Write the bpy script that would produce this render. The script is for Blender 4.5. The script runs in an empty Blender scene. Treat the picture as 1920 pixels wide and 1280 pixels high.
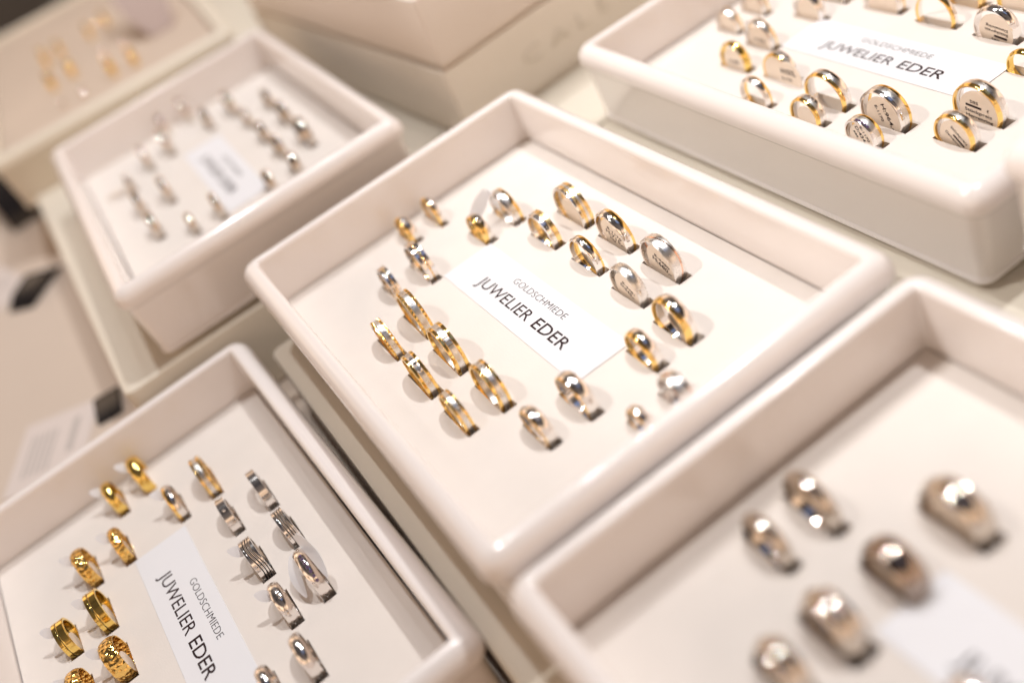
import bpy, bmesh, math, random
from mathutils import Vector, Matrix, noise
random.seed(7)
PI = math.pi
S = 0.0135                      # metres per plan unit
TZ = 5.4                        # height of the middle tray rim over the table, in plan units
C = bpy.context.scene.collection
sc = bpy.context.scene

# ------------------------------------------------------------------ camera
cam = bpy.data.cameras.new('camera'); co = bpy.data.objects.new('camera', cam); C.objects.link(co); sc.camera = co
RT = Vector((0.79532, -0.48622, -0.36202)); UP = Vector((0.57239, 0.40572, 0.71257)); FW = Vector((0.19959, 0.77394, -0.60099))
m = Matrix((RT, UP, -FW)).transposed().to_4x4()
m.translation = Vector((-6.4032 * S, -21.8613 * S, (14.6793 + TZ) * S))
co.matrix_world = m
cam.sensor_width = 36; cam.lens = 36.968; cam.clip_start = 0.01; cam.clip_end = 50
cam.dof.use_dof = True; cam.dof.focus_distance = 27.6 * S; cam.dof.aperture_fstop = 3.3; cam.dof.aperture_blades = 0

# ------------------------------------------------------------------ world: dim warm shop interior
w = bpy.data.worlds.new('World'); sc.world = w; w.use_nodes = True
wn = w.node_tree.nodes; wl = w.node_tree.links
bg = wn['Background']
tc = wn.new('ShaderNodeTexCoord'); sep = wn.new('ShaderNodeSeparateXYZ'); wl.new(tc.outputs['Generated'], sep.inputs['Vector'])
# the room: warm lit walls low down, a dark ceiling above, noise patches added to vary the metal reflections
hz = wn.new('ShaderNodeValToRGB'); wl.new(sep.outputs['Z'], hz.inputs['Fac'])
e = hz.color_ramp.elements
e[0].position = 0.0; e[0].color = (0.74, 0.51, 0.35, 1)
e[1].position = 0.46; e[1].color = (0.82, 0.60, 0.43, 1)
k = e.new(0.60); k.color = (0.10, 0.08, 0.07, 1)
k = e.new(1.0); k.color = (0.04, 0.035, 0.035, 1)
nz = wn.new('ShaderNodeTexNoise'); nz.inputs['Scale'].default_value = 2.3; nz.inputs['Detail'].default_value = 1.5
wl.new(tc.outputs['Generated'], nz.inputs['Vector'])
cr = wn.new('ShaderNodeValToRGB'); cr.color_ramp.elements[0].position = 0.40; cr.color_ramp.elements[0].color = (0.22, 0.20, 0.19, 1)
cr.color_ramp.elements[1].position = 0.58; cr.color_ramp.elements[1].color = (1.45, 1.45, 1.45, 1)
wl.new(nz.outputs['Fac'], cr.inputs['Fac'])
mul = wn.new('ShaderNodeMix'); mul.data_type = 'RGBA'; mul.blend_type = 'MULTIPLY'; mul.inputs['Factor'].default_value = 1.0
wl.new(hz.outputs['Color'], mul.inputs['A']); wl.new(cr.outputs['Color'], mul.inputs['B'])
# bluish glow added to the world overhead for blue reflections in the rings
dp = wn.new('ShaderNodeVectorMath'); dp.operation = 'DOT_PRODUCT'; wl.new(tc.outputs['Generated'], dp.inputs[0])
dv = Vector((0.23, -0.30, 0.92)).normalized(); dp.inputs[1].default_value = dv
mr = wn.new('ShaderNodeMapRange'); mr.inputs['From Min'].default_value = 0.982; mr.inputs['From Max'].default_value = 0.990
wl.new(dp.outputs['Value'], mr.inputs['Value'])
mx = wn.new('ShaderNodeMix'); mx.data_type = 'RGBA'; mx.inputs['B'].default_value = (0.14, 0.19, 0.34, 1)
wl.new(mr.outputs['Result'], mx.inputs['Factor']); wl.new(mul.outputs['Result'], mx.inputs['A'])
wl.new(mx.outputs['Result'], bg.inputs['Color'])
bg.inputs['Strength'].default_value = 1.2

sc.view_settings.view_transform = 'Standard'; sc.view_settings.look = 'None'
sc.view_settings.gamma = 1.0; sc.view_settings.exposure = 0.2; sc.view_settings.use_curve_mapping = False

def spot(name, v, u, h, power, col, rad):
    l = bpy.data.lights.new(name, 'POINT'); l.energy = power; l.color = col; l.shadow_soft_size = rad
    o = bpy.data.objects.new(name, l); C.objects.link(o); o.location = (v * S, -u * S, (h + TZ) * S)
    return o
# ceiling downlights over the counter
spot('ceiling_downlight', 32, -2, 80, 22, (1.0, 0.99, 0.985), 0.018)
for vv, uu, pw in ((-1, -31, 15), (13, -19, 4), (22, -27, 3)):
    spot('ceiling_downlight', vv, uu, 80, pw, (0.985, 0.985, 1.0), 0.015)
# a narrow downlight from the left aimed at the right-hand trays
l = bpy.data.lights.new('ceiling_spotlight', 'SPOT'); l.energy = 15; l.color = (1.0, 0.95, 0.90); l.shadow_soft_size = 0.015; l.spot_size = math.radians(27); l.spot_blend = 0.6
o = bpy.data.objects.new('ceiling_spotlight', l); C.objects.link(o); o.location = (-34 * S, 16 * S, (62 + TZ) * S)
o.rotation_euler = (Vector((14.5 * S, -3 * S, TZ * S)) - o.location).to_track_quat('-Z', 'Y').to_euler()

# ------------------------------------------------------------------ materials
def mat(name, col, rough=0.5, metal=0.0, coat=0.0, bump=None, spec=0.5, var=0.0, vs=30.0, trans=0.0, ior=1.45, aniso=0.0, rvar=0.0):
    M = bpy.data.materials.new(name); M.use_nodes = True; nt = M.node_tree; n = nt.nodes; l = nt.links
    b = n['Principled BSDF']
    b.inputs['Base Color'].default_value = (*col, 1); b.inputs['Roughness'].default_value = rough; b.inputs['Metallic'].default_value = metal
    b.inputs['Coat Weight'].default_value = coat; b.inputs['Coat Roughness'].default_value = 0.06
    b.inputs['Specular IOR Level'].default_value = spec; b.inputs['IOR'].default_value = ior; b.inputs['Transmission Weight'].default_value = trans
    t = n.new('ShaderNodeTexCoord')
    if var > 0 or rvar > 0:
        z = n.new('ShaderNodeTexNoise'); z.inputs['Scale'].default_value = vs; z.inputs['Detail'].default_value = 4
        l.new(t.outputs['Object'], z.inputs['Vector'])
        if var > 0:
            r = n.new('ShaderNodeValToRGB')
            r.color_ramp.elements[0].position = 0.3; r.color_ramp.elements[0].color = (*[c * (1 - var) for c in col], 1)
            r.color_ramp.elements[1].position = 0.7; r.color_ramp.elements[1].color = (*[min(1, c * (1 + var * .4)) for c in col], 1)
            l.new(z.outputs['Fac'], r.inputs['Fac']); l.new(r.outputs['Color'], b.inputs['Base Color'])
        if rvar > 0:
            q = n.new('ShaderNodeMapRange'); q.inputs['To Min'].default_value = max(0.02, rough - rvar); q.inputs['To Max'].default_value = rough + rvar
            q.inputs['From Min'].default_value = 0.3; q.inputs['From Max'].default_value = 0.7
            l.new(z.outputs['Fac'], q.inputs['Value']); l.new(q.outputs['Result'], b.inputs['Roughness'])
    if bump:
        kind, scale, strength, dist = bump
        if kind == 'noise':
            x = n.new('ShaderNodeTexNoise'); x.inputs['Scale'].default_value = scale; x.inputs['Detail'].default_value = 3; out = x.outputs['Fac']
        else:
            x = n.new('ShaderNodeTexVoronoi'); x.inputs['Scale'].default_value = scale; out = x.outputs['Distance']
        l.new(t.outputs['Object'], x.inputs['Vector'])
        bp = n.new('ShaderNodeBump'); bp.inputs['Strength'].default_value = strength; bp.inputs['Distance'].default_value = dist
        l.new(out, bp.inputs['Height']); l.new(bp.outputs['Normal'], b.inputs['Normal'])
    return M
M = {
 'tray': mat('glossy_white_plastic', (0.82, 0.772, 0.752), 0.18, coat=0.45, var=0.03, vs=14, rvar=0.05, bump=('noise', 60, 0.05, 0.0006)),
 'pad': mat('cream_foam', (0.775, 0.715, 0.665), 0.85, spec=0.2, var=0.025, vs=60, bump=('noise', 1400, 0.35, 0.00012)),
 'card': mat('white_card', (0.79, 0.785, 0.81), 0.45, spec=0.4, var=0.01, vs=50),
 'paper': mat('greyish_paper', (0.68, 0.60, 0.56), 0.6, spec=0.3),
 'emboss': mat('embossed_carton', (0.62, 0.565, 0.49), 0.5),
 'ink': mat('dark_print', (0.035, 0.018, 0.020), 0.6, spec=0.2),
 'ink_thin': mat('grey_print', (0.07, 0.06, 0.06), 0.6, spec=0.2),
 'ink_faint': mat('pale_grey_print', (0.50, 0.45, 0.42), 0.6, spec=0.2),
 'silver': mat('polished_silver', (0.88, 0.83, 0.79), 0.12, 1.0, rvar=0.04, vs=300),
 'silver_matt': mat('brushed_silver', (0.80, 0.76, 0.72), 0.30, 1.0, rvar=0.08, vs=500, bump=('noise', 3000, 0.15, 0.0001)),
 'gold': mat('pale_gold', (1.0, 0.67, 0.23), 0.12, 1.0, rvar=0.04, vs=300),
 'gold_deep': mat('polished_gold', (0.94, 0.66, 0.19), 0.08, 1.0, rvar=0.03, vs=300),
 'silver_reflect': mat('silver_tan_reflection', (0.68, 0.61, 0.54), 0.07, 1.0),  # silver with the tan and dark reflections put into its base colour
 'silver_dark': mat('bronzed_silver', (0.42, 0.34, 0.29), 0.12, 1.0),
 'gold_matt': mat('brushed_gold', (0.98, 0.69, 0.30), 0.26, 1.0, rvar=0.08, vs=500, bump=('noise', 3000, 0.15, 0.0001)),
 'gold_hammer': mat('hammered_gold', (0.90, 0.58, 0.18), 0.14, 1.0, bump=('voronoi', 620, 1.0, 0.0006)),
 'rose': mat('rose_gold', (0.90, 0.52, 0.36), 0.15, 1.0),
 'black': mat('blackened_groove', (0.03, 0.03, 0.03), 0.4, 0.6),
 'diamond': mat('clear_diamond', (0.93, 0.93, 0.97), 0.02, 0.9, spec=1.0),
 'onyx': mat('dark_stone', (0.10, 0.06, 0.14), 0.03, 0.0, coat=1.0, spec=1.0),
 'tag': mat('tag_paper', (0.86, 0.75, 0.64), 0.6, spec=0.3, var=0.03, vs=200),
 'riser': mat('ivory_board', (0.72, 0.66, 0.56), 0.40, spec=0.4, var=0.04, vs=12),
 'table': mat('beige_counter', (0.62, 0.52, 0.44), 0.45, spec=0.3, var=0.05, vs=6),
 'box': mat('cream_carton', (0.74, 0.68, 0.60), 0.5, spec=0.3, var=0.04, vs=10),
 'box_lid': mat('pearl_carton', (0.74, 0.67, 0.61), 0.42, spec=0.4, var=0.04, vs=10),
 'blackp': mat('black_plastic', (0.012, 0.010, 0.011), 0.25, spec=0.5),
 'greyp': mat('grey_label', (0.45, 0.42, 0.40), 0.5),
 'mauve': mat('mauve_matt', (0.40, 0.31, 0.28), 0.6),
 'display': mat('tan_leatherette', (0.58, 0.47, 0.38), 0.55, spec=0.3, var=0.05, vs=20),
 'floor': mat('dark_floor', (0.006, 0.006, 0.010), 0.6, var=0.3, vs=3),
}

# ------------------------------------------------------------------ helpers
def props(o, label=None, cat=None, group=None, kind=None):
    if label: o['label'] = label
    if cat: o['category'] = cat
    if group: o['group'] = group
    if kind: o['kind'] = kind
    return o
def link(name, bm, m_, parent=None, loc=None, smooth=35, scale=True):
    if scale: bmesh.ops.scale(bm, vec=(S, S, S), verts=bm.verts)
    bmesh.ops.recalc_face_normals(bm, faces=bm.faces)
    me = bpy.data.meshes.new(name); bm.to_mesh(me); bm.free()
    me.materials.append(m_)
    if smooth:
        me.shade_smooth()
        try: me.set_sharp_from_angle(angle=math.radians(smooth))
        except Exception: pass
    o = bpy.data.objects.new(name, me); C.objects.link(o)
    if parent: o.parent = parent
    if loc: o.location = loc
    return o
def empty(name, x, y, z, rz=0.0):
    o = bpy.data.objects.new(name, None); C.objects.link(o); o.location = (x * S, y * S, z * S); o.rotation_euler = (0, 0, rz)
    o.empty_display_size = 0.01
    return o
def rrect(a, b, r, n=7):
    pts = []
    for cx, cy, a0 in ((a - r, b - r, 0), (-a + r, b - r, 90), (-a + r, -b + r, 180), (a - r, -b + r, 270)):
        for k in range(n + 1):
            t = math.radians(a0 + 90 * k / n); pts.append((cx + r * math.cos(t), cy + r * math.sin(t)))
    return pts
def loft(levels, cap_first=False, cap_last=True):
    bm = bmesh.new(); rows = []
    for pts, z in levels: rows.append([bm.verts.new((x, y, z)) for x, y in pts])
    n = len(rows[0])
    for a, b in zip(rows, rows[1:]):
        for i in range(n): bm.faces.new((a[i], a[(i + 1) % n], b[(i + 1) % n], b[i]))
    if cap_first: bm.faces.new(rows[0])
    if cap_last: bm.faces.new(rows[-1])
    return bm
def slab(x0, x1, y0, y1, z0, z1, r=0.12, bev=0.06):
    cx, cy = (x0 + x1) / 2, (y0 + y1) / 2; a, b = (x1 - x0) / 2, (y1 - y0) / 2
    def lv(e, z): return ([(cx + x, cy + y) for x, y in rrect(a - e, b - e, max(0.02, r - e))], z)
    return loft([lv(bev, z0), lv(0, z0 + bev), lv(0, z1 - bev), lv(bev * .3, z1 - bev * .3), lv(bev, z1)], True, True)
def text_bm(s, cap, width=None, bold=0.0, extrude=0.004, spacing=1.0):
    """flat lettering in its own XY plane, baseline start at 0,0; cap height and width in plan units"""
    cu = bpy.data.curves.new('t', 'FONT'); cu.body = s; cu.size = 1.0; cu.offset = bold; cu.space_character = spacing; cu.resolution_u = 3
    o = bpy.data.objects.new('t', cu); C.objects.link(o)
    dg = bpy.context.evaluated_depsgraph_get(); dg.update()
    me = bpy.data.meshes.new_from_object(o.evaluated_get(dg))
    bm = bmesh.new(); bm.from_mesh(me)
    bpy.data.objects.remove(o); bpy.data.curves.remove(cu); bpy.data.meshes.remove(me)
    xs = [v.co.x for v in bm.verts]; ys = [v.co.y for v in bm.verts]
    x0, x1 = min(xs), max(xs); k = cap / 0.73
    kx = width / (x1 - x0) if width else k
    for v in bm.verts: v.co = Vector(((v.co.x - x0) * kx, v.co.y * k, 0))
    r = bmesh.ops.extrude_face_region(bm, geom=bm.faces[:])
    for v in [g for g in r['geom'] if isinstance(g, bmesh.types.BMVert)]: v.co.z += extrude
    return bm

# ------------------------------------------------------------------ setting: floor, counter, risers
bm = bmesh.new(); q = [bm.verts.new(p) for p in ((-900, -500, -60), (900, -500, -60), (900, 900, -60), (-900, 900, -60))]; bm.faces.new(q)
props(link('floor', bm, M['floor'], smooth=0), kind='structure')
bm = bmesh.new()
out = [(-26, -32), (40, -32), (40, 54), (-10.6, 54), (-10.6, 46), (-26, 46)]
top = [bm.verts.new((x, y, 0)) for x, y in out]; bot = [bm.verts.new((x, y, -4)) for x, y in out]
bm.faces.new(top); bm.faces.new(bot)
for i in range(6): bm.faces.new((top[i], top[(i + 1) % 6], bot[(i + 1) % 6], bot[i]))
props(link('counter_top', bm, M['table'], smooth=0), kind='structure')

def riser(x0, x1, y0, y1, z1, label, z0=0.0):
    o = link('display_riser', slab(x0, x1, y0, y1, 0, z1 - z0, 0.35, 0.12), M['riser'])
    o.location = (0, 0, z0 * S)
    return props(o, label, 'display riser', 'ivory display risers on the counter')
RB = TZ - 3.0     # top of the risers
riser(-10.6, 2.1, 9.75, 53.5, TZ - 2.45, 'ivory riser board under the blurred silver ring tray at upper left')
riser(-6.05, 34, -30, 7.9, RB, 'ivory riser board carrying the middle, upper right and lower right trays')
riser(2.25, 34, 8.0, 53, RB, 'ivory riser board under the stacked cream boxes at the top')
riser(8.15, 30, -27, -9.35, TZ - 1.35, 'low ivory block under the tray cut off by the right edge', z0=RB + 0.002)

# ------------------------------------------------------------------ trays
A, B = 7.622, 4.839          # half inner size along u (depth) and v (width)
PADD = 1.68
TR = {  # v, u, z(rim rel. middle), yaw
 'c':  (0.0, 0.0, 0.0, 0.0),
 'lr': (0.033, 16.58, -0.20, -0.005),
 'ur': (12.95, 0.15, -0.03, -0.011),
 'ul': (-3.44, -17.85, 0.57, -0.022),
 'll': (-11.68, -0.87, -2.56, 0.029),
 'rr': (12.85, 17.05, 1.5, 0.0),
}
PROF = [(0.0, -2.66, 0), (0.0, -0.16, 0), (0.03, -0.06, 0), (0.10, -0.012, 0), (0.2, 0, 0), (0.34, -0.02, 0), (0.47, -0.08, 0), (0.58, -0.18, 0), (0.66, -0.31, 0),
        (0.70, -0.46, 0), (0.69, -0.58, 0), (0.64, -0.67, 0), (0.56, -0.73, 0), (0.51, -0.80, 0), (0.40, -2.50, 0), (0.39, -2.58, 0), (0.44, -2.62, 0), (0.44, -2.74, 0), (0.38, -2.8, 0)]
def rings_slots(key):
    vt, ut, zt, yw = TR[key]; res = []
    for (n, uf, v0, R_, w_) in RINGS.get(key, []):
        uc = uf - 0.944 * R_
        dx, dy = v0 - vt, -(uc - ut)
        c_, s_ = math.cos(-yw), math.sin(-yw)
        res.append((n, dx * c_ - dy * s_, dx * s_ + dy * c_, R_, w_))
    return res
def make_pad(key, a, b, top, depth=0.9):
    """foam insert with a cut slot round every ring"""
    bm = bmesh.new()
    o_ = [bm.verts.new((x, y, top)) for x, y in ((b, a), (-b, a), (-b, -a), (b, -a))]
    for i in range(4): bm.edges.new((o_[i], o_[(i + 1) % 4]))
    holes = []
    for (n, x, y, R_, w_) in rings_slots(key):
        hw = w_ / 2 + 0.035; y0 = y - 0.944 * R_ - 0.13; y1 = y + 0.944 * R_ + 0.05
        if abs(x) + hw > b - .05 or max(abs(y0), abs(y1)) > a - .05: continue
        h = [bm.verts.new(p) for p in ((x - hw, y0, top), (x + hw, y0, top), (x + hw, y1, top), (x - hw, y1, top))]
        for i in range(4): bm.edges.new((h[i], h[(i + 1) % 4]))
        holes.append(h)
    bmesh.ops.triangle_fill(bm, use_beauty=True, use_dissolve=False, edges=bm.edges[:], normal=(0, 0, 1))
    # remove any faces filled across the slots
    for f in list(bm.faces):
        cx, cy = f.calc_center_median().xy
        for h in holes:
            if h[0].co.x < cx < h[1].co.x and h[0].co.y < cy < h[2].co.y and all(any(v is hv for hv in h) for v in f.verts):
                bm.faces.remove(f); break
    for h in holes:
        lo = [bm.verts.new((v.co.x, v.co.y, top - 0.66)) for v in h]
        for i in range(4): bm.faces.new((h[i], h[(i + 1) % 4], lo[(i + 1) % 4], lo[i]))
        bm.faces.new(lo)
    lo = [bm.verts.new((v.co.x, v.co.y, top - depth)) for v in o_]
    for i in range(4): bm.faces.new((o_[i], o_[(i + 1) % 4], lo[(i + 1) % 4], lo[i]))
    bm.faces.new(lo)
    return bm
def tray(key, label):
    vt, ut, zt, yw = TR[key]
    root = empty('ring_tray', vt, -ut, TZ + zt - 2.8, yw)
    props(root, label, 'ring tray', 'glossy white ring trays')
    shell = loft([(rrect(B + e * .84, A + e * .84, 0.10 + e * 0.58), z + 2.8) for e, z, _ in PROF], True, True)
    link('shell', shell, M['tray'], root, smooth=50)
    pd = make_pad(key, A - 0.05, B - 0.05, 2.8 - PADD)
    link('foam_pad', pd, M['pad'], root, smooth=0)
    return root

RINGS = {
 'c': [(1, -6.07, 0.57, 0.609, 0.24), (2, -6.12, -0.43, 0.551, 0.34), (3, -3.72, -1.01, 0.754, 0.33), (4, -3.8, -2.12, 0.661, 0.27), (5, -1.56, -2.28, 0.802, 0.36), (6, -1.56, -3.32, 0.669, 0.3), (7, 0.59, -2.37, 0.782, 0.38), (8, 0.69, -3.35, 0.697, 0.34), (9, 2.78, -2.31, 0.726, 0.34), (10, 2.71, -3.35, 0.639, 0.28), (11, 4.79, -2.2, 0.598, 0.32), (12, 4.83, -1.03, 0.678, 0.36), (13, 4.86, 0.89, 0.6, 0.34), (14, 4.83, 1.96, 0.716, 0.38), (15, 6.62, 0.51, 0.572, 0.36), (16, 6.51, -0.53, 0.465, 0.26), (17, -3.7, 2.06, 0.677, 0.38), (18, -3.7, 1.02, 0.578, 0.34), (19, -1.53, 2.11, 0.668, 0.32), (20, -1.49, 3.22, 0.787, 0.38), (21, 0.61, 3.22, 0.745, 0.33), (22, 0.62, 2.15, 0.664, 0.28), (23, 2.79, 3.22, 0.761, 0.36), (24, 2.73, 2.08, 0.68, 0.3)],
 'll': [(1, -7.0, -11.45, 0.72, 0.36), (2, -6.88, -12.47, 0.638, 0.32), (3, -4.8, -10.88, 0.636, 0.3), (4, -4.86, -9.75, 0.72, 0.32), (5, -2.76, -9.67, 0.596, 0.28), (6, -2.77, -8.53, 0.681, 0.27), (7, -0.78, -8.44, 0.6, 0.34), (8, -0.43, -9.56, 0.641, 0.36), (9, 1.59, -8.48, 0.772, 0.32), (10, 1.67, -9.48, 0.636, 0.34), (11, 3.67, -9.59, 0.647, 0.32), (12, 3.71, -10.63, 0.597, 0.3), (13, -4.61, -12.78, 0.622, 0.3), (14, -4.62, -13.89, 0.669, 0.36), (15, -2.53, -13.88, 0.659, 0.36), (16, -2.53, -14.96, 0.574, 0.34), (17, -0.42, -13.82, 0.65, 0.44), (18, -0.25, -14.91, 0.623, 0.4)],
 'ur': [(1, -5.57, 12.46, 0.567, 0.3), (2, -5.59, 13.64, 0.608, 0.3), (3, -3.54, 12.15, 0.671, 0.3), (4, -3.35, 10.9, 0.653, 0.28), (5, -1.46, 11.04, 0.632, 0.34), (6, -1.13, 9.76, 0.626, 0.26), (7, 1.06, 9.72, 0.588, 0.36), (8, 1.08, 10.63, 0.766, 0.36), (9, 3.2, 9.67, 0.577, 0.36), (10, 3.26, 10.61, 0.782, 0.4), (11, 5.35, 10.72, 0.625, 0.34), (12, 5.31, 11.77, 0.777, 0.36), (13, -3.31, 14.01, 0.651, 0.3), (14, -1.2, 15.18, 0.738, 0.32), (15, 0.95, 15.02, 0.723, 0.24), (16, 3.08, 14.98, 0.718, 0.32), (17, 2.51, 16.43, 0.653, 0.3), (18, 4.67, 13.81, 0.496, 0.26), (19, 0.92, 16.19, 0.749, 0.32), (20, -3.42, 15.14, 0.722, 0.3)],
 'lr': [(1, 11.04, 0.4, 0.722, 0.34), (2, 11.0, -0.77, 0.646, 0.32), (3, 13.14, 1.91, 0.742, 0.5), (4, 13.12, 0.33, 0.66, 0.55), (5, 13.18, -1.17, 0.698, 0.55), (6, 13.14, -2.36, 0.636, 0.45), (8, 15.5, -0.66, 0.511, 0.34)],
 'ul': [(1, -20.65, 0.03, 0.578, 0.27), (2, -18.15, -0.06, 0.665, 0.3), (3, -15.23, -0.22, 0.753, 0.32), (4, -22.16, -1.24, 0.756, 0.27), (5, -20.15, -1.19, 0.553, 0.25), (6, -17.76, -1.22, 0.598, 0.28), (7, -15.75, -1.26, 0.587, 0.28), (8, -13.68, -1.36, 0.552, 0.3), (9, -13.54, -2.49, 0.549, 0.28), (10, -24.36, -2.81, 0.802, 0.25), (11, -22.4, -2.41, 0.64, 0.25), (12, -24.44, -3.98, 0.694, 0.25), (13, -22.27, -4.37, 0.756, 0.28), (14, -22.11, -5.44, 0.704, 0.25), (15, -17.92, -5.59, 0.714, 0.27), (16, -21.04, -6.57, 0.501, 0.22), (17, -18.21, -6.73, 0.669, 0.27), (18, -15.65, -6.72, 0.665, 0.3), (19, -14.26, -5.59, 0.512, 0.25), (20, -14.11, -4.49, 0.623, 0.25)],
 'tl': [(1, -37.39, -6.85, 0.66, 0.25), (2, -37.67, -5.63, 0.666, 0.25), (3, -33.46, -6.96, 0.344, 0.2), (4, -33.4, -5.83, 0.4, 0.2), (5, -42.16, -6.41, 0.753, 0.25), (6, -42.92, -5.44, 0.613, 0.25), (7, -33.87, -4.01, 0.728, 0.27), (8, -33.54, -2.85, 0.687, 0.27), (9, -42.88, -3.55, 0.615, 0.25), (10, -43.46, -2.39, 0.625, 0.25), (11, -38.29, -3.7, 0.334, 0.2), (12, -38.0, -2.5, 0.337, 0.2)],
}

tray('c', 'white ring tray in the middle, the sharpest, with two-tone gold and silver rings')
tray('ll', 'lower left white ring tray standing lower, with yellow gold and silver rings')
tray('ur', 'upper right white ring tray with two-tone rings holding printed paper tags')
tray('ul', 'blurred upper left white ring tray filled with small silver rings')
tray('lr', 'strongly blurred lower right white ring tray nearest the camera')
tray('rr', 'white tray only just showing at the right edge of the photo')

# ------------------------------------------------------------------ name cards
def name_card(key, dv, label, u0=0.0, text=True):
    vt, ut, zt, yw = TR[key]
    root = empty('name_card', vt, -ut, TZ + zt - PADD, yw)
    props(root, label, 'name card', 'white jeweller name cards lying on the tray pads')
    link('card', slab(-0.78 + dv, 0.92 + dv, -3.59, 3.59, 0.004, 0.034, 0.03, 0.008), M['card'], root, smooth=0)
    for s, cap, wd, x0, y0, bold, mm, nm in (('JUWELIER', 0.389, 2.78, -0.34, 2.31, 0.0, 'ink', 'printed_name'), ('EDER', 0.389, 1.56, -0.34, -0.74, 0.006, 'ink', 'printed_name'),
                               ('GOLDSCHMIEDE', 0.226, 2.66, 0.346, 1.32, -0.014, 'ink_thin', 'printed_trade')):
        b = text_bm(s, cap, wd, bold)
        bmesh.ops.transform(b, matrix=Matrix.Translation((x0 + dv, y0, 0.036)) @ Matrix.Rotation(-PI / 2, 4, 'Z'), verts=b.verts)
        link(nm, b, M[mm], root, smooth=0)
    return root
name_card('c', 0.0, 'sharp white name card reading JUWELIER EDER in the middle tray')
name_card('ll', -0.1, 'white name card in the lower left tray beside yellow gold rings')
name_card('ur', 0.07, 'white name card in the upper right tray among tagged rings')
name_card('ul', 0.0, 'illegibly blurred white name card in the upper left tray of silver rings')
name_card('lr', 0.0, 'pale out-of-focus name card cut off at the bottom edge in the lower right tray')

# ------------------------------------------------------------------ rings
def band(R_, th, x0, x1, dome, wfull, seg=96, dr=0.0, bead=0, wav=None, npr=5):
    """closed band strip between x0 and x1 (numbers), outer radius domed over the full width"""
    bm = bmesh.new(); rows = []
    for i in range(seg):
        t = 2 * PI * i / seg
        a, b = x0, x1
        if wav:
            side, amp, fr, ph = wav; d_ = amp * math.sin(fr * t + ph)
            if side == 1: b = x1 + d_
            elif side == 0: a = x0 + d_
            else: a = x0 + d_; b = x1 + d_
        ct, st = math.cos(t), math.sin(t); row = []
        prof = []
        for k in range(npr + 1):
            s = k / npr; x = a + (b - a) * s
            r = R_ + dr - dome * (2 * x / wfull) ** 2 - (0.018 if (abs(x) > wfull / 2 - 1e-4) else 0)
            if bead and (i // 2) % 2: r -= bead
            prof.append((x, r))
        e = min(0.012, (b - a) * .2)
        if not dome: prof[0] = (a, prof[0][1] - 0.008); prof[-1] = (b, prof[-1][1] - 0.008); prof.insert(1, (a + e, R_ + dr - (bead if bead and (i // 2) % 2 else 0))); prof.insert(-1, (b - e, R_ + dr - (bead if bead and (i // 2) % 2 else 0)))
        prof += [(b, R_ - th + 0.012), (b - e, R_ - th), (a + e, R_ - th), (a, R_ - th + 0.012)]
        for x, r in prof: row.append(bm.verts.new((x, -r * ct, r * st)))
        rows.append(row)
    n = len(rows[0])
    for i in range(seg):
        p, q = rows[i], rows[(i + 1) % seg]
        for k in range(n): bm.faces.new((p[k], p[(k + 1) % n], q[(k + 1) % n], q[k]))
    return bm
def gem_bm(x, ang, R_, size):
    """brilliant: table, crown, girdle, pavilion point; axis radial"""
    bm = bmesh.new(); N = 8
    tb = [bm.verts.new((0.55 * math.cos(2 * PI * k / N), 0.55 * math.sin(2 * PI * k / N), 0.30)) for k in range(N)]
    gd = [bm.verts.new((math.cos(2 * PI * (k + .5) / N), math.sin(2 * PI * (k + .5) / N), 0.0)) for k in range(N)]
    pt = bm.verts.new((0, 0, -0.75)); bm.faces.new(tb)
    for k in range(N):
        bm.faces.new((tb[k], gd[k], tb[(k + 1) % N])); bm.faces.new((gd[k], gd[(k + 1) % N], tb[(k + 1) % N])); bm.faces.new((gd[k], pt, gd[(k + 1) % N]))
    bmesh.ops.scale(bm, vec=(size, size, size), verts=bm.verts)
    t = math.radians(ang); nrm = Vector((0, -math.cos(t), math.sin(t))); xa = Vector((1, 0, 0)); ya = nrm.cross(xa)
    mt = Matrix((xa, ya, nrm)).transposed().to_4x4(); mt.translation = Vector((x, 0, 0)) + nrm * (R_ + size * 0.12)
    bmesh.ops.transform(bm, matrix=mt, verts=bm.verts)
    return bm
def box_on_band(x, ang, R_, sx, st_, h):
    bm = bmesh.new(); bmesh.ops.create_cube(bm, size=1.0)
    bmesh.ops.scale(bm, vec=(sx, st_, h), verts=bm.verts)
    t = math.radians(ang); nrm = Vector((0, -math.cos(t), math.sin(t))); xa = Vector((1, 0, 0)); ya = nrm.cross(xa)
    mt = Matrix((xa, ya, nrm)).transposed().to_4x4(); mt.translation = Vector((x, 0, 0)) + nrm * R_
    bmesh.ops.transform(bm, matrix=mt, verts=bm.verts)
    return bm
def disc_tag(R_, x, frac, dy, dz):
    bm = bmesh.new(); N = 40; r = R_ * frac
    f0 = [bm.verts.new((x - .012, dy - r * math.cos(2 * PI * k / N), dz + r * math.sin(2 * PI * k / N))) for k in range(N)]
    f1 = [bm.verts.new((x + .012, v.co.y, v.co.z)) for v in f0]
    bm.faces.new(f0); bm.faces.new(f1)
    for k in range(N): bm.faces.new((f0[k], f0[(k + 1) % N], f1[(k + 1) % N], f1[k]))
    return bm
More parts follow.
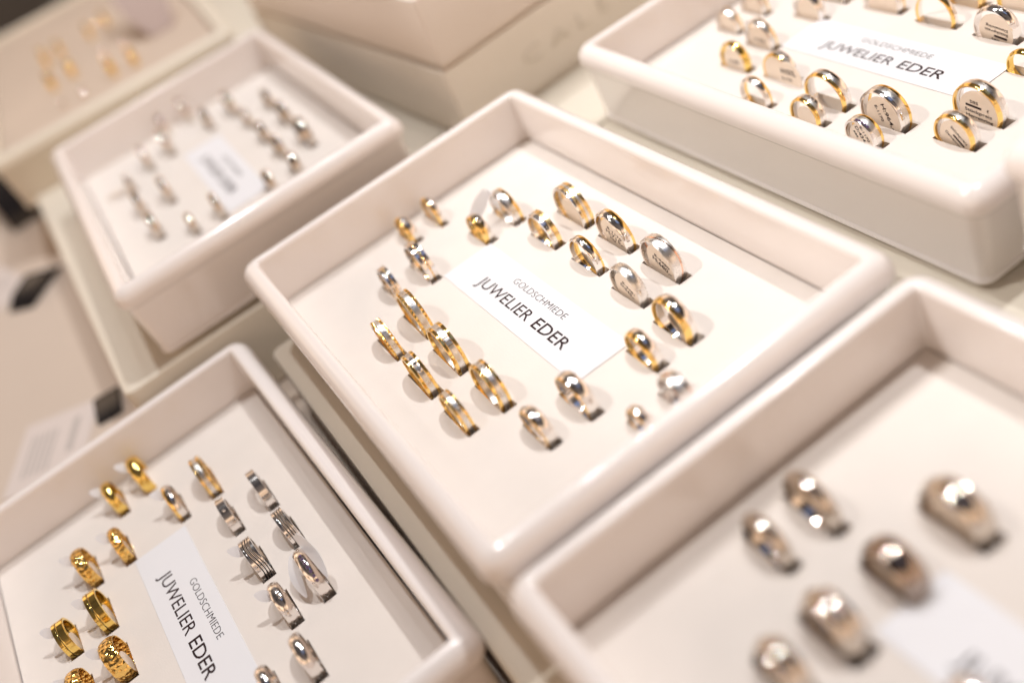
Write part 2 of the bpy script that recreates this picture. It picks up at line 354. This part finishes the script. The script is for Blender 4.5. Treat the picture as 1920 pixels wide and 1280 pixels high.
def leaf(p0, p1, wid, bend, nrm, n=10):
    """pointed paper flap from p0 to p1"""
    bm = bmesh.new(); p0 = Vector(p0); p1 = Vector(p1); ax = (p1 - p0); side = ax.cross(Vector(nrm)).normalized(); nn = side.cross(ax).normalized()
    L = []; Rr = []; T = []
    for k in range(n + 1):
        s = k / n; c = p0 + ax * s + nn * (bend * math.sin(PI * s)); ww = wid * (math.sin(PI * min(1, 0.12 + s * 0.86)) ** 0.7) * .5
        L.append(c - side * ww); Rr.append(c + side * ww)
    for off in (0.0, 0.014):
        a = [bm.verts.new(v + nn * off) for v in L]; b = [bm.verts.new(v + nn * off) for v in Rr]; T.append((a, b))
        for k in range(n): bm.faces.new((a[k], a[k + 1], b[k + 1], b[k]))
    (a, b), (c, d) = T
    for k in range(n): bm.faces.new((a[k], a[k + 1], c[k + 1], c[k])); bm.faces.new((b[k], b[k + 1], d[k + 1], d[k]))
    bm.faces.new((a[0], b[0], d[0], c[0])); bm.faces.new((a[n], b[n], d[n], c[n]))
    return bm

STYLES = {
 # name: (list of (from, to, material, part name, dr, bead)), dome ; positions as fraction of the width -.5 .. .5
 'silver':      ([(-.5, .5, 'silver', 'band', 0, 0)], .05),
 'silver_flat': ([(-.5, .5, 'silver', 'band', 0, 0)], 0),
 'silver_matt': ([(-.5, .5, 'silver_matt', 'band', 0, 0)], .04),
 'gold':        ([(-.5, .5, 'gold_deep', 'band', 0, 0)], .05),
 'warm_flat':   ([(-.5, .5, 'silver_reflect', 'band', 0, 0)], .045),
 'warm':        ([(-.5, .5, 'silver_reflect', 'band', 0, 0)], .05),
 'bronze':      ([(-.5, .5, 'silver_dark', 'band', 0, 0)], .05),
 'gold_matt':   ([(-.5, .5, 'gold_matt', 'band', 0, 0)], .03),
 'gold_flat':   ([(-.5, .5, 'gold', 'band', 0, 0)], 0),
 'gold_groove': ([(-.5, -.16, 'gold_deep', 'band', 0, 0), (-.16, -.10, 'black', 'groove', -.015, 0), (-.10, .5, 'gold_deep', 'band', 0, 0)], 0),
 'hammer':      ([(-.5, .5, 'gold_hammer', 'band', 0, 0)], .04),
 'edges':       ([(-.5, -.24, 'gold', 'edge_stripe', .004, 0), (-.24, .24, 'silver_matt', 'band', -.008, 0), (.24, .5, 'gold', 'edge_stripe', .004, 0)], 0),
 'beads':       ([(-.5, -.42, 'gold', 'edge_stripe', .002, 0), (-.42, -.26, 'gold', 'beaded_edge', .012, .024), (-.26, .26, 'silver_matt', 'band', -.004, 0), (.26, .42, 'gold', 'beaded_edge', .012, .024), (.42, .5, 'gold', 'edge_stripe', .002, 0)], 0),
 'centre':      ([(-.5, -.07, 'silver', 'band', 0, 0), (-.07, .07, 'gold', 'centre_stripe', -.012, .02), (.07, .5, 'silver', 'band', 0, 0)], 0),
 'half_sg':     ([(-.5, .02, 'silver', 'band', 0, 0), (.02, .5, 'gold_matt', 'gold_half', 0, 0)], 0),
 'half_sgd':    ([(-.5, .1, 'silver', 'band', 0, 0), (.1, .5, 'gold', 'gold_half', 0, 0)], .04),
 'half_gs':     ([(-.5, -.12, 'gold', 'gold_half', 0, 0), (-.12, .5, 'silver', 'band', 0, 0)], .05),
 'inner_gold':  ([(-.5, -.40, 'gold', 'edge_stripe', 0, 0), (-.40, .5, 'silver', 'band', 0, 0)], .06),
 'stripes':     ([(-.5, -.28, 'silver', 'band', 0, 0), (-.28, -.02, 'gold_matt', 'gold_stripe', 0, 0), (-.02, .2, 'silver_matt', 'band', 0, 0), (.2, .5, 'gold_matt', 'gold_stripe', 0, 0)], 0),
 'grooves':     ([(-.5, -.2, 'silver', 'band', 0, 0), (-.2, -.12, 'black', 'groove', -.02, 0), (-.12, .02, 'silver', 'band', 0, 0), (.02, .10, 'black', 'groove', -.02, 0), (.10, .24, 'silver', 'band', 0, 0), (.24, .30, 'black', 'groove', -.02, 0), (.30, .5, 'silver', 'band', 0, 0)], 0),
 'rose_mid':    ([(-.5, .02, 'silver_matt', 'band', 0, 0), (.02, .14, 'rose', 'rose_stripe', 0, 0), (.14, .5, 'silver_matt', 'band', 0, 0)], .02),
 'gold_out':    ([(-.5, -.25, 'silver', 'band', 0, 0), (-.25, .2, 'silver_matt', 'band', -.004, 0), (.2, .5, 'gold', 'gold_edge', 0, 0)], .03),
 'gold_in':     ([(-.5, -.2, 'gold', 'gold_edge', 0, 0), (-.2, .1, 'silver_matt', 'band', -.004, 0), (.1, .5, 'silver', 'band', 0, 0)], .03),
}
WAVES = {'wave': (0.035, 3, 1.0), 'twist': (0.09, 2, 0.4)}
def ring(key, idx, style, label, gems=None, tag=None, wave=None, marks=None, th=0.085, group=None, cat='ring', lines=None, tagrot=0, seg=96, domeplus=0.0, bars=0):
    data = [r for r in rings_slots(key) if r[0] == idx][0]
    n, x, y, R_, w_ = data
    vt, ut, zt, yw = TR[key]
    pad = (PADD if key != 'tl' else TLPAD)
    c_, s_ = math.cos(yw), math.sin(yw)
    root = empty('finger_ring', vt + x * c_ - y * s_, -ut + x * s_ + y * c_, TZ + zt - pad, yw + random.uniform(-.03, .03))
    props(root, label, cat, group)
    zc = 0.33 * R_
    tilt = Matrix.Rotation(random.uniform(-.05, .05), 4, 'Y')
    def put(nm, bm, mm, parent=root, sm=40):
        bmesh.ops.transform(bm, matrix=Matrix.Translation((0, 0, zc)) @ tilt, verts=bm.verts)
        return link(nm, bm, M[mm], parent, smooth=sm)
    secs, dome = STYLES[style]; dome = dome + (domeplus if dome or domeplus else 0)
    ns = len(secs)
    for k, (a, b, mm, nm, dr, bead) in enumerate(secs):
        wv = None
        if wave and ns > 1:
            amp, fr, ph = WAVES[wave]; amp *= w_ / .35 if wave == 'wave' else 1
            lim = amp
            if k == 0: wv = (1, amp, fr, ph)
            elif k == ns - 1: wv = (0, amp, fr, ph)
            else: wv = (2, amp, fr, ph)
        first = put(nm, band(R_, th, a * w_, b * w_, dome, w_, seg=(144 if bead else seg), dr=dr, bead=bead, wav=wv), mm)
    if gems:
        for (gx, ang, sz, gm) in gems:
            put('diamond' if gm == 'diamond' else 'dark_stone', gem_bm(gx * w_, ang, R_ - (0.01 if dome == 0 else dome * (2 * gx) ** 2), sz), gm, sm=0)
    for k in range(bars):
        put('cross_line', box_on_band(0, 42 + k * 9, R_ + 0.001, w_ * .56, 0.014, 0.012), 'gold', sm=0)
    if tag == 'disc' or tag == 'disc_small':
        fr = 0.80 if tag == 'disc' else 0.62
        t = put('paper_tag', disc_tag(R_, -w_ * 0.22, fr, -0.05 * R_, -0.10 * R_), 'tag')
        if lines:
            for (s, cap, wd, ly, lz) in lines:
                b = text_bm(s, cap, wd, 0.01, 0.004) if s != '-bar-' else slab(0, wd, 0, cap, 0, 0.004, 0.02, 0.001)
                mt = Matrix.Translation((-w_ * 0.22 - 0.014, -0.05 * R_, -0.10 * R_)) @ Matrix(((0, 0, -1, 0), (-1, 0, 0, 0), (0, 1, 0, 0), (0, 0, 0, 1))) @ Matrix.Rotation(math.radians(tagrot), 4, 'Z') @ Matrix.Translation((ly, lz, 0))
                bmesh.ops.transform(b, matrix=mt, verts=b.verts)
                bmesh.ops.transform(b, matrix=Matrix.Translation((0, 0, zc)) @ tilt, verts=b.verts)
                link('tag_print', b, M['ink'], t, smooth=0)
    if tag == 'flap':
        put('paper_tag', leaf((-w_ * .3, 0.1 * R_, 0.55 * R_), (-w_ * .5 - .30, 0.35 * R_, 1.02 * R_), 0.30, 0.05, (0.1, -0.8, 0.6)), 'card')
        put('tag_string', disc_tag(R_, w_ * .25, 0.55, -0.1, -0.3 * R_), 'tag')
    if tag == 'strip':
        put('paper_tag', leaf((-w_ * .6, -0.4 * R_, 0.1), (-w_ * .6 - 1.0, 0.9 * R_, -0.12), 0.3, 0.05, (0, 0, 1)), 'tag')
    if tag == 'leaves':
        put('paper_tag', leaf((-w_ * .5, 0.9 * R_, 0.5 * R_), (-w_ * .5 - .30, -0.6 * R_, -0.1 * R_), 0.42, 0.12, (-.6, -.6, 0.5)), 'card')
        put('paper_tag', leaf((w_ * .5 + .05, 0.8 * R_, 1.15 * R_), (w_ * .5 + .10, -0.8 * R_, 0.2 * R_), 0.36, -0.10, (-.6, -.6, 0.4)), 'card')
    if tag == 'sheet':
        put('paper_tag', leaf((-w_ * .5, 0.5 * R_, 1.1 * R_), (-w_ * .5 - .98, 0.25 * R_, 0.35 * R_), 0.42, 0.04, (0.1, -1, 0.5)), 'card')
        put('paper_tag', disc_tag(R_, -w_ * .35, 0.55, 0.45 * R_, 0.55 * R_), 'card')
    if tag == 'big':
        t = put('paper_tag', disc_tag(R_, -w_ * .3 - .02, 0.86, 0.02, -0.02), 'tag')
        t2 = put('paper_tag', disc_tag(R_, -w_ * .3 - .10, 0.82, -0.95 * R_, 0.02), 'tag')
        for (s, cap, wd, ly, lz) in (('H:532,', 0.17, 0.62, -0.1, 0.12), ('E-1176', 0.10, 0.42, -0.1, -0.1)):
            b = text_bm(s, cap, wd, 0.02, 0.004)
            mt = Matrix.Translation((-w_ * .3 - .114, -0.62 * R_, 0)) @ Matrix(((0, 0, -1, 0), (-1, 0, 0, 0), (0, 1, 0, 0), (0, 0, 0, 1))) @ Matrix.Translation((ly, lz, 0))
            bmesh.ops.transform(b, matrix=mt, verts=b.verts)
            bmesh.ops.transform(b, matrix=Matrix.Translation((0, 0, zc)) @ tilt, verts=b.verts)
            link('tag_print', b, M['ink'], t2, smooth=0)
    return root

G = 'rings standing in the middle tray'
ring('c', 1, 'half_gs', 'narrow silver ring with gold inner rim and loose tag, farthest back in the middle tray', tag='disc_small', group=G)
ring('c', 2, 'half_gs', 'gold ring with bright stones closest to the back left wall of the middle tray', gems=[(.1, 62, .06, 'diamond'), (.0, 80, .06, 'diamond')], group=G)
ring('c', 3, 'centre', 'wide silver ring with gold centre groove, left of the middle card back end', group=G)
ring('c', 4, 'centre', 'narrower silver ring with thin gold centre groove at the left of the middle tray', group=G)
ring('c', 5, 'beads', 'large ring with beaded gold edges and satin silver centre in the middle tray', group=G)
ring('c', 6, 'beads', 'small ring with beaded gold edges and satin silver centre, leftmost in the middle tray', group=G)
ring('c', 7, 'edges', 'wide gold-edged ring with cross lines cut in its silver centre, middle tray', group=G, bars=4)
ring('c', 8, 'edges', 'gold-edged ring with three round diamonds in its silver centre', gems=[(0, 48, .075, 'diamond'), (0, 66, .075, 'diamond'), (0, 84, .075, 'diamond')], group=G)
ring('c', 9, 'edges', 'gold-edged ring with a row of tiny stones, right of the three-diamond ring', gems=[(.05, 52 + 9 * k, .03, 'diamond') for k in range(4)], group=G)
ring('c', 10, 'edges', 'narrow gold-edged ring with two tiny stones, nearer than the three-diamond ring', gems=[(.05, 50, .035, 'diamond'), (.05, 85, .035, 'diamond')], group=G)
ring('c', 11, 'inner_gold', 'polished silver ring with a gold side glinting at the very front of the middle tray', gems=[(0, 60, .035, 'diamond'), (0, 75, .035, 'diamond')], group=G)
ring('c', 12, 'inner_gold', 'large domed silver ring touching the front corner of the middle name card', group=G)
ring('c', 13, 'half_gs', 'domed silver and gold ring just right of the end of the middle name card', group=G)
ring('c', 14, 'half_gs', 'large domed silver ring with twisted gold line at the right side of the middle tray', wave='wave', group=G)
ring('c', 15, 'rose_mid', 'silver ring with slanting bright grooves, half hidden by the middle tray front wall', wave='twist', group=G)
ring('c', 16, 'inner_gold', 'smallest silver ring, half hidden by the middle tray front wall', gems=[(0, 70, .05, 'diamond')], group=G)
ring('c', 17, 'gold_out', 'wide polished silver ring with gold edges and a white paper tag, middle tray', tag='sheet', group=G)
ring('c', 18, 'half_gs', 'gold ring crossed by a silver band with a stone, just behind the middle name card', wave='twist', gems=[(.05, 58, .06, 'diamond')], group=G)
ring('c', 19, 'half_sg', 'flat silver and matt gold ring with small stones along its silver half', gems=[(-.25, 28 + 13 * k, .038, 'diamond') for k in range(6)], group=G)
ring('c', 20, 'stripes', 'wide flat ring with alternating silver and gold stripes at the back of the middle tray', tag='disc_small', group=G)
ring('c', 21, 'half_sgd', 'silver and gold ring with wavy seam and printed tag inside, middle tray', wave='wave', tag='disc', group=G,
     lines=[('E-1170', .10, .6, -.3, .14), ('H:715,-', .16, .75, -.36, -.07), ('585', .07, .25, -.2, -.2)], tagrot=-25)
ring('c', 22, 'half_sgd', 'small silver and gold ring with wavy seam and one stone, no tag', wave='wave', gems=[(-.2, 88, .03, 'diamond')], group=G)
ring('c', 23, 'rose_mid', 'matt silver ring with a slanting rose gold line and printed tag in the middle tray', wave='twist', tag='disc', group=G,
     lines=[('E-4480', .10, .6, -.3, .14), ('H:680,-', .16, .75, -.36, -.07)], tagrot=-25)
ring('c', 24, 'silver_matt', 'small plain silver ring with brushed slanting shine and printed tag, right of the middle card', tag='disc', group=G,
     lines=[('E-4481', .08, .5, -.25, .1), ('D:540,-', .12, .55, -.3, -.08)], tagrot=-30)

G = 'rings standing in the lower left tray'
ring('ll', 1, 'gold', 'domed plain gold ring, highest in the picture of the lower left tray gold rings', tag='flap', group=G)
ring('ll', 2, 'gold', 'small domed gold ring nearest the back left wall of the lower left tray', tag='flap', group=G)
ring('ll', 3, 'half_gs', 'small gold and silver ring with glittering stones at the lower left card back end', gems=[(.1, 70, .05, 'diamond'), (.2, 90, .05, 'diamond')], tag='flap', group=G)
ring('ll', 4, 'edges', 'gold ring with silver stripe at the back of the lower left tray', group=G, tag='disc_small')
ring('ll', 5, 'silver_flat', 'small flat silver ring directly in front of the silver-striped gold ring', gems=[(.0, 60, .05, 'diamond')], group=G)
ring('ll', 6, 'silver_flat', 'plain flat silver ring farthest back in the lower left tray right row', group=G)
ring('ll', 7, 'grooves', 'silver ring with straight dark grooves in the lower left tray right row', group=G)
ring('ll', 8, 'grooves', 'silver ring with wavy dark grooves and curled tag, right of the lower left card', wave='wave', tag='flap', group=G)
ring('ll', 9, 'silver', 'silver ring set with a row of dark violet stones between two curled paper flaps', gems=[(.05, 28 + 10 * k, .05, 'onyx') for k in range(7)], tag='leaves', group=G)
ring('ll', 10, 'silver', 'stone-set silver ring directly in front of the wavy grooved one, lower left tray', gems=[(.1, 60 + 10 * k, .04, 'diamond') for k in range(4)], tag='flap', group=G)
ring('ll', 11, 'silver', 'plain silver ring at the bottom of the right row in the lower left tray', group=G)
ring('ll', 12, 'silver', 'plain silver ring cut off by the bottom edge in the lower left tray', group=G)
ring('ll', 13, 'hammer', 'narrow twisted gold ring standing alone above the name card in the lower left tray', tag='flap', group=G)
ring('ll', 14, 'hammer', 'textured gold ring behind the two polished grooved gold rings, lower left tray', tag='flap', group=G)
ring('ll', 15, 'gold_groove', 'larger polished gold ring with a dark groove in the lower left tray', tag='flap', group=G)
ring('ll', 16, 'gold_groove', 'smaller polished gold ring with a dark groove, leftmost in the lower left tray', tag='flap', group=G)
ring('ll', 17, 'hammer', 'wide hammered gold ring with honeycomb facets near the bottom edge', tag='flap', group=G)
ring('ll', 18, 'hammer', 'hammered gold ring cut off by the bottom edge at lower left', tag='flap', group=G)

G = 'rings standing in the upper right tray'
ring('ur', 1, 'gold_out', 'silver ring with gold outer edge near the left corner of the upper right tray', tag='disc', group=G)
ring('ur', 2, 'gold_out', 'silver and gold ring cut off by the top edge, leftmost there, upper right tray', tag='disc', group=G)
ring('ur', 3, 'gold_out', 'gold-edged ring with grey print directly behind the ring with the large hanging price tag', tag='disc', group=G, lines=[('H:420', .13, .5, -.25, .0)])
ring('ur', 4, 'gold', 'small gold ring with tag nearest the left wall of the upper right tray', tag='disc', group=G, lines=[('D:390', .13, .45, -.25, .0)])
ring('ur', 5, 'gold_in', 'silver ring behind a large cream price tag hanging in front of it', tag='big', gems=[(.1, 75 - 12 * k, .05, 'diamond') for k in range(3)], group=G)
ring('ur', 6, 'half_sgd', 'small open silver ring with tiny stones beside the front wall of the upper right tray', gems=[(-.1, 58 + 13 * k, .035, 'diamond') for k in range(4)], group=G)
ring('ur', 7, 'gold_in', 'stone-set ring with gold inner edge at the upper right tray front wall, folded tag', tag='disc_small', gems=[(.1, 62 + 14 * k, .045, 'diamond') for k in range(3)], group=G)
ring('ur', 8, 'gold_in', 'large open ring without tag, gold inside, left of the tag reading H:964', group=G)
ring('ur', 9, 'gold_out', 'ring with dark set stones and printed tag, at the upper right tray front wall', tag='disc', gems=[(-.3, 52 + 10 * k, .04, 'onyx') for k in range(5)], group=G,
     lines=[('E-1170', .09, .48, -.35, .16), ('D:434,-', .12, .6, -.4, -.02), ('585', .07, .22, -.3, -.18)], tagrot=-62)
ring('ur', 10, 'gold_out', 'largest ring with printed tag reading H:964 in the upper right tray', tag='disc', group=G,
     lines=[('H:964,-', .14, .8, -.40, .10), ('E-1170', .10, .5, -.40, -.16)], tagrot=-68)
ring('ur', 11, 'gold_in', 'gold and silver ring at the front right whose tag text runs steeply downhill', tag='disc', group=G,
     lines=[('Stückpreis', .075, .62, -.3, .12), ('-bar-', .06, .42, -.1, -.02), ('Damenring', .075, .6, -.3, -.14)], tagrot=-45)
ring('ur', 12, 'gold_in', 'gold and silver ring at the far right with an upright tag reading Stückpreis Herrenring', tag='disc', group=G,
     lines=[('585', .09, .26, -.28, .22), ('-bar-', .07, .5, -.42, .10), ('€', .09, .06, .25, .10), ('Stückpreis', .10, .85, -.45, -.06), ('Herrenring', .10, .85, -.42, -.22)], tagrot=-4)
ring('ur', 13, 'silver', 'silver ring cut off by the top edge, above the word JUWELIER, upper right tray', tag='disc', group=G)
ring('ur', 14, 'half_sgd', 'gold-edged tagged ring cut off by the top edge, above the word EDER', tag='disc', group=G)
ring('ur', 15, 'half_gs', 'thin open gold and silver ring without tag, behind the upper right name card', group=G)
ring('ur', 16, 'silver', 'silver ring with glittering shoulder and an upside-down printed tag at the top right', tag='disc', gems=[(.1, 60 + 9 * k, .035, 'diamond') for k in range(6)], group=G,
     lines=[('585', .09, .26, -.1, .20), ('-bar-', .07, .42, -.35, .08), ('Stückpreis', .09, .75, -.38, -.06), ('Damenring', .09, .7, -.36, -.20)], tagrot=172)
ring('ur', 17, 'gold', 'ring in the top right corner partly behind the upside-down tag', tag='disc', group=G)
ring('ur', 18, 'gold', 'plain gold ring cut by the right edge, beside the upper right name card', group=G)
ring('ur', 19, 'gold_matt', 'gold ring showing only its foot at the top edge, left of the upside-down tag', group=G)
ring('ur', 20, 'half_sgd', 'ring showing only its foot at the top edge, above the end of JUWELIER', group=G)

G = 'blurred rings standing in the lower right tray'
ring('lr', 1, 'warm', 'blurred silver ring with a gold glint at the back left of the lower right tray', domeplus=.03, group=G, th=.1)
ring('lr', 2, 'warm', 'blurred silver ring leftmost in the lower right tray, beside its left wall', domeplus=.03, group=G, th=.1)
ring('lr', 3, 'warm', 'large blurred silver ring with tag rightmost in the lower right tray', domeplus=.05, group=G, tag='disc', th=.1)
ring('lr', 4, 'bronze', 'wide dark brownish ring, blurred, in the middle of the lower right tray', domeplus=.03, group=G, tag='disc', th=.12)
ring('lr', 5, 'warm', 'wide pearly silver ring with two round light discs on top in the lower right tray', domeplus=.12, group=G, tag='disc', th=.12, gems=[(0, 70, .08, 'diamond')])
ring('lr', 6, 'warm', 'dark blurred silver ring with two light discs at the bottom of the lower right tray', domeplus=.08, group=G, th=.1)
ring('lr', 8, 'silver', 'blurred ring just touching the bottom edge beside the name card of the lower right tray', group=G)

G = 'blurred silver rings in the upper left tray'
UL = {1: ('farthest right at the back wall', 0), 2: ('second in the rightmost row', 0), 3: ('last of the rightmost row, whole dark front visible', 1), 4: ('at the back middle, alone above the card', 0),
 5: ('first of the inner right row above the card', 0), 6: ('second of the inner right row above the card', 1), 7: ('third of the inner right row', 0), 8: ('fourth of the inner right row', 0),
 9: ('at the card lower end', 0), 10: ('at the back wall left of the middle', 1), 11: ('just behind the card upper end', 0), 12: ('first of a touching pair at the back left', 0),
 13: ('second of a touching pair at the back left', 0), 14: ('first of the inner left row', 0), 15: ('last of the inner left row', 0), 16: ('farthest left, beside a tan paper strip', 0),
 17: ('second of the outer left row', 0), 18: ('last of the outer left row', 0), 19: ('left of two half hidden by the front wall', 0), 20: ('right of two half hidden by the front wall', 0)}
for k, (ps, f) in UL.items():
    ring('ul', k, 'warm' if k % 3 == 1 else 'warm_flat', 'blurred silver ring, upper left tray, ' + ps, group=G, tag='strip' if k == 16 else None, seg=64)

# ------------------------------------------------------------------ far upper left display tray
TLPAD = 0.35
TR['tl'] = (-3.9, -42.2, 0.0, -0.09)
vt, ut, zt, yw = TR['tl']
root = empty('display_tray', vt, -ut, TZ - 2.8, yw)
props(root, 'very blurred tan display tray with gold jewellery in the top left corner', 'display tray')
TA, TB = 11.3, 5.9
link('shell', loft([(rrect(TB + e * .84, TA + e * .84, 0.10 + e * 0.58), z + 2.8) for e, z, _ in PROF], True, True), M['riser'], root, smooth=50)
link('padded_base', slab(-TB + .05, TB - .05, -TA + .05, TA - .05, 1.9, 2.8 - TLPAD, .1, .05), M['display'], root)
G = 'blurred gold pieces in the far display tray'
TL = {1: ('gold', 'front of the left gold column'), 2: ('gold', 'front of the second gold column'), 3: ('silver', 'grey, below the left column'), 4: ('silver', 'grey, below the second column'),
 5: ('gold', 'back of the left gold column'), 6: ('gold', 'back of the second gold column'), 7: ('gold', 'left of the two brightest discs'), 8: ('gold', 'right of the two brightest discs'),
 9: ('gold', 'left dim disc at the back'), 10: ('gold', 'right dim disc at the back'), 11: ('silver', 'grey one behind the left bright disc'), 12: ('silver', 'grey one behind the right bright disc')}
for k, (st_, ps) in TL.items():
    ring('tl', k, st_, 'tiny ring in the top left display tray, ' + ps, group=G, seg=48)
b = leaf((0, 0, 0), (0.0, 4.4, 4.6), 2.6, 0.2, (0, -1, 1))  # mauve leaf-shaped sheet rising from the far display tray
o = link('leaf_piece', b, M['mauve']); o.location = ((-0.6) * S, 36.5 * S, (TZ - .3) * S)
props(o, 'blurred mauve leaf-shaped piece standing in the top left display tray', 'folded card')

# ------------------------------------------------------------------ stacked cream boxes at the top
def carton(x, y, z, rz, a, b, h, name, label, m_, lidh, txt=None):
    r = empty(name, x, y, z, rz); props(r, label, 'box', 'stacked cream gift boxes')
    link('base', slab(0.16, a - .16, 0.16, b - .16, 0.0, h - lidh + .05, .1, .04), M[m_], r)
    link('lid', slab(0, a, 0, b, h - lidh, h, .1, .05), M[m_], r)
    if txt:
        t = text_bm(txt, 0.62, 4.9, -0.01, 0.01, 1.5)
        bmesh.ops.transform(t, matrix=Matrix.Translation((3.2, -0.004, 1.3)) @ Matrix.Rotation(PI / 2, 4, 'X'), verts=t.verts)
        link('embossed_lettering', t, M['emboss'], r, smooth=0)
    return r
carton(4.45, 11.95, RB + .002, 0.075, 17, 19, 2.95, 'gift_box', 'lower cream cardboard box with faint embossed letters behind the middle tray', 'box', 2.72, 'CALEI')
carton(4.55, 11.92, RB + 2.97, 0.085, 16.5, 18.6, 2.75, 'gift_box', 'upper cream box stacked on the embossed one at the top edge', 'box_lid', 2.55)

# ------------------------------------------------------------------ left side: price stands and leaflets
def prism(name, pts, x, y, z, rz, th, m_, label, cat, group=None):
    """side outline pts in the local YZ plane, thickness along X"""
    bm = bmesh.new()
    a = [bm.verts.new((-th / 2, p[0], p[1])) for p in pts]; b = [bm.verts.new((th / 2, p[0], p[1])) for p in pts]
    bm.faces.new(a); bm.faces.new(b)
    for i in range(len(pts)): bm.faces.new((a[i], a[(i + 1) % len(pts)], b[(i + 1) % len(pts)], b[i]))
    bmesh.ops.bevel(bm, geom=bm.edges[:], offset=0.05, segments=2, affect='EDGES')
    o = link(name, bm, M[m_]); o.location = (x * S, y * S, z * S); o.rotation_euler = (0, 0, rz)
    return props(o, label, cat, group)
G = 'black price stands on the counter'
prism('price_stand', [(-1.5, 0), (1.6, 0), (1.5, 0.15), (0.7, 0.55), (0.2, 0.45), (-0.6, 0.5), (-1.4, 0.12)], -13.0, 28.7, 0, -0.70, 1.5, 'blackp', 'long black price stand lying near the middle of the left edge', 'price stand', G)
prism('price_stand', [(-0.95, 0), (0.95, 0), (0.9, 0.12), (0.5, 0.30), (-0.85, 0.10)], -11.95, 15.2, 0, -0.15, 1.05, 'blackp', 'small black price stand at the corner of the ivory riser', 'price stand', G)
prism('price_stand', [(-3.4, 0), (3.2, 0), (3.0, 0.8), (1.2, 1.9), (-0.9, 1.6), (-3.2, 0.7)], -12.1, 40.6, 0, 0.10, 2.5, 'blackp', 'most blurred black price stand, just below the far display tray', 'price stand', G)
def leaflet(x, y, z, rz, a, b, label, rows):
    r = empty('price_leaflet', x, y, z, rz); props(r, label, 'leaflet', 'white printed leaflets on the counter')
    link('paper', slab(-a / 2, a / 2, -b / 2, b / 2, 0.004, 0.03, .03, .006), M['paper'], r, smooth=0)
    bm = bmesh.new()
    for (x0, x1, y0, y1) in rows:
        vs = [bm.verts.new(p) for p in ((x0, y0, .035), (x1, y0, .035), (x1, y1, .035), (x0, y1, .035))]; bm.faces.new(vs)
    link('printed_lines', bm, M['ink_faint'], r, smooth=0)
rows = [(x, x + .12, -1.2, 1.1) for x in (-1.1, -.85, -.6, -.35, -.1)] + [(0.65, 0.95, -0.6, 1.3)]
leaflet(-14.4, 15.0, 0, -0.40, 3.2, 4.0, 'white printed leaflet on the counter above the left rim of the lower left tray', rows)
leaflet(-15.4, 31.5, 0, 0.3, 3.6, 5.0, 'pale leaflet cut by the left edge below the long black stand', [(-1.2, 1.4, y, y + .1) for y in (-.6, -.3, .0, .3)])
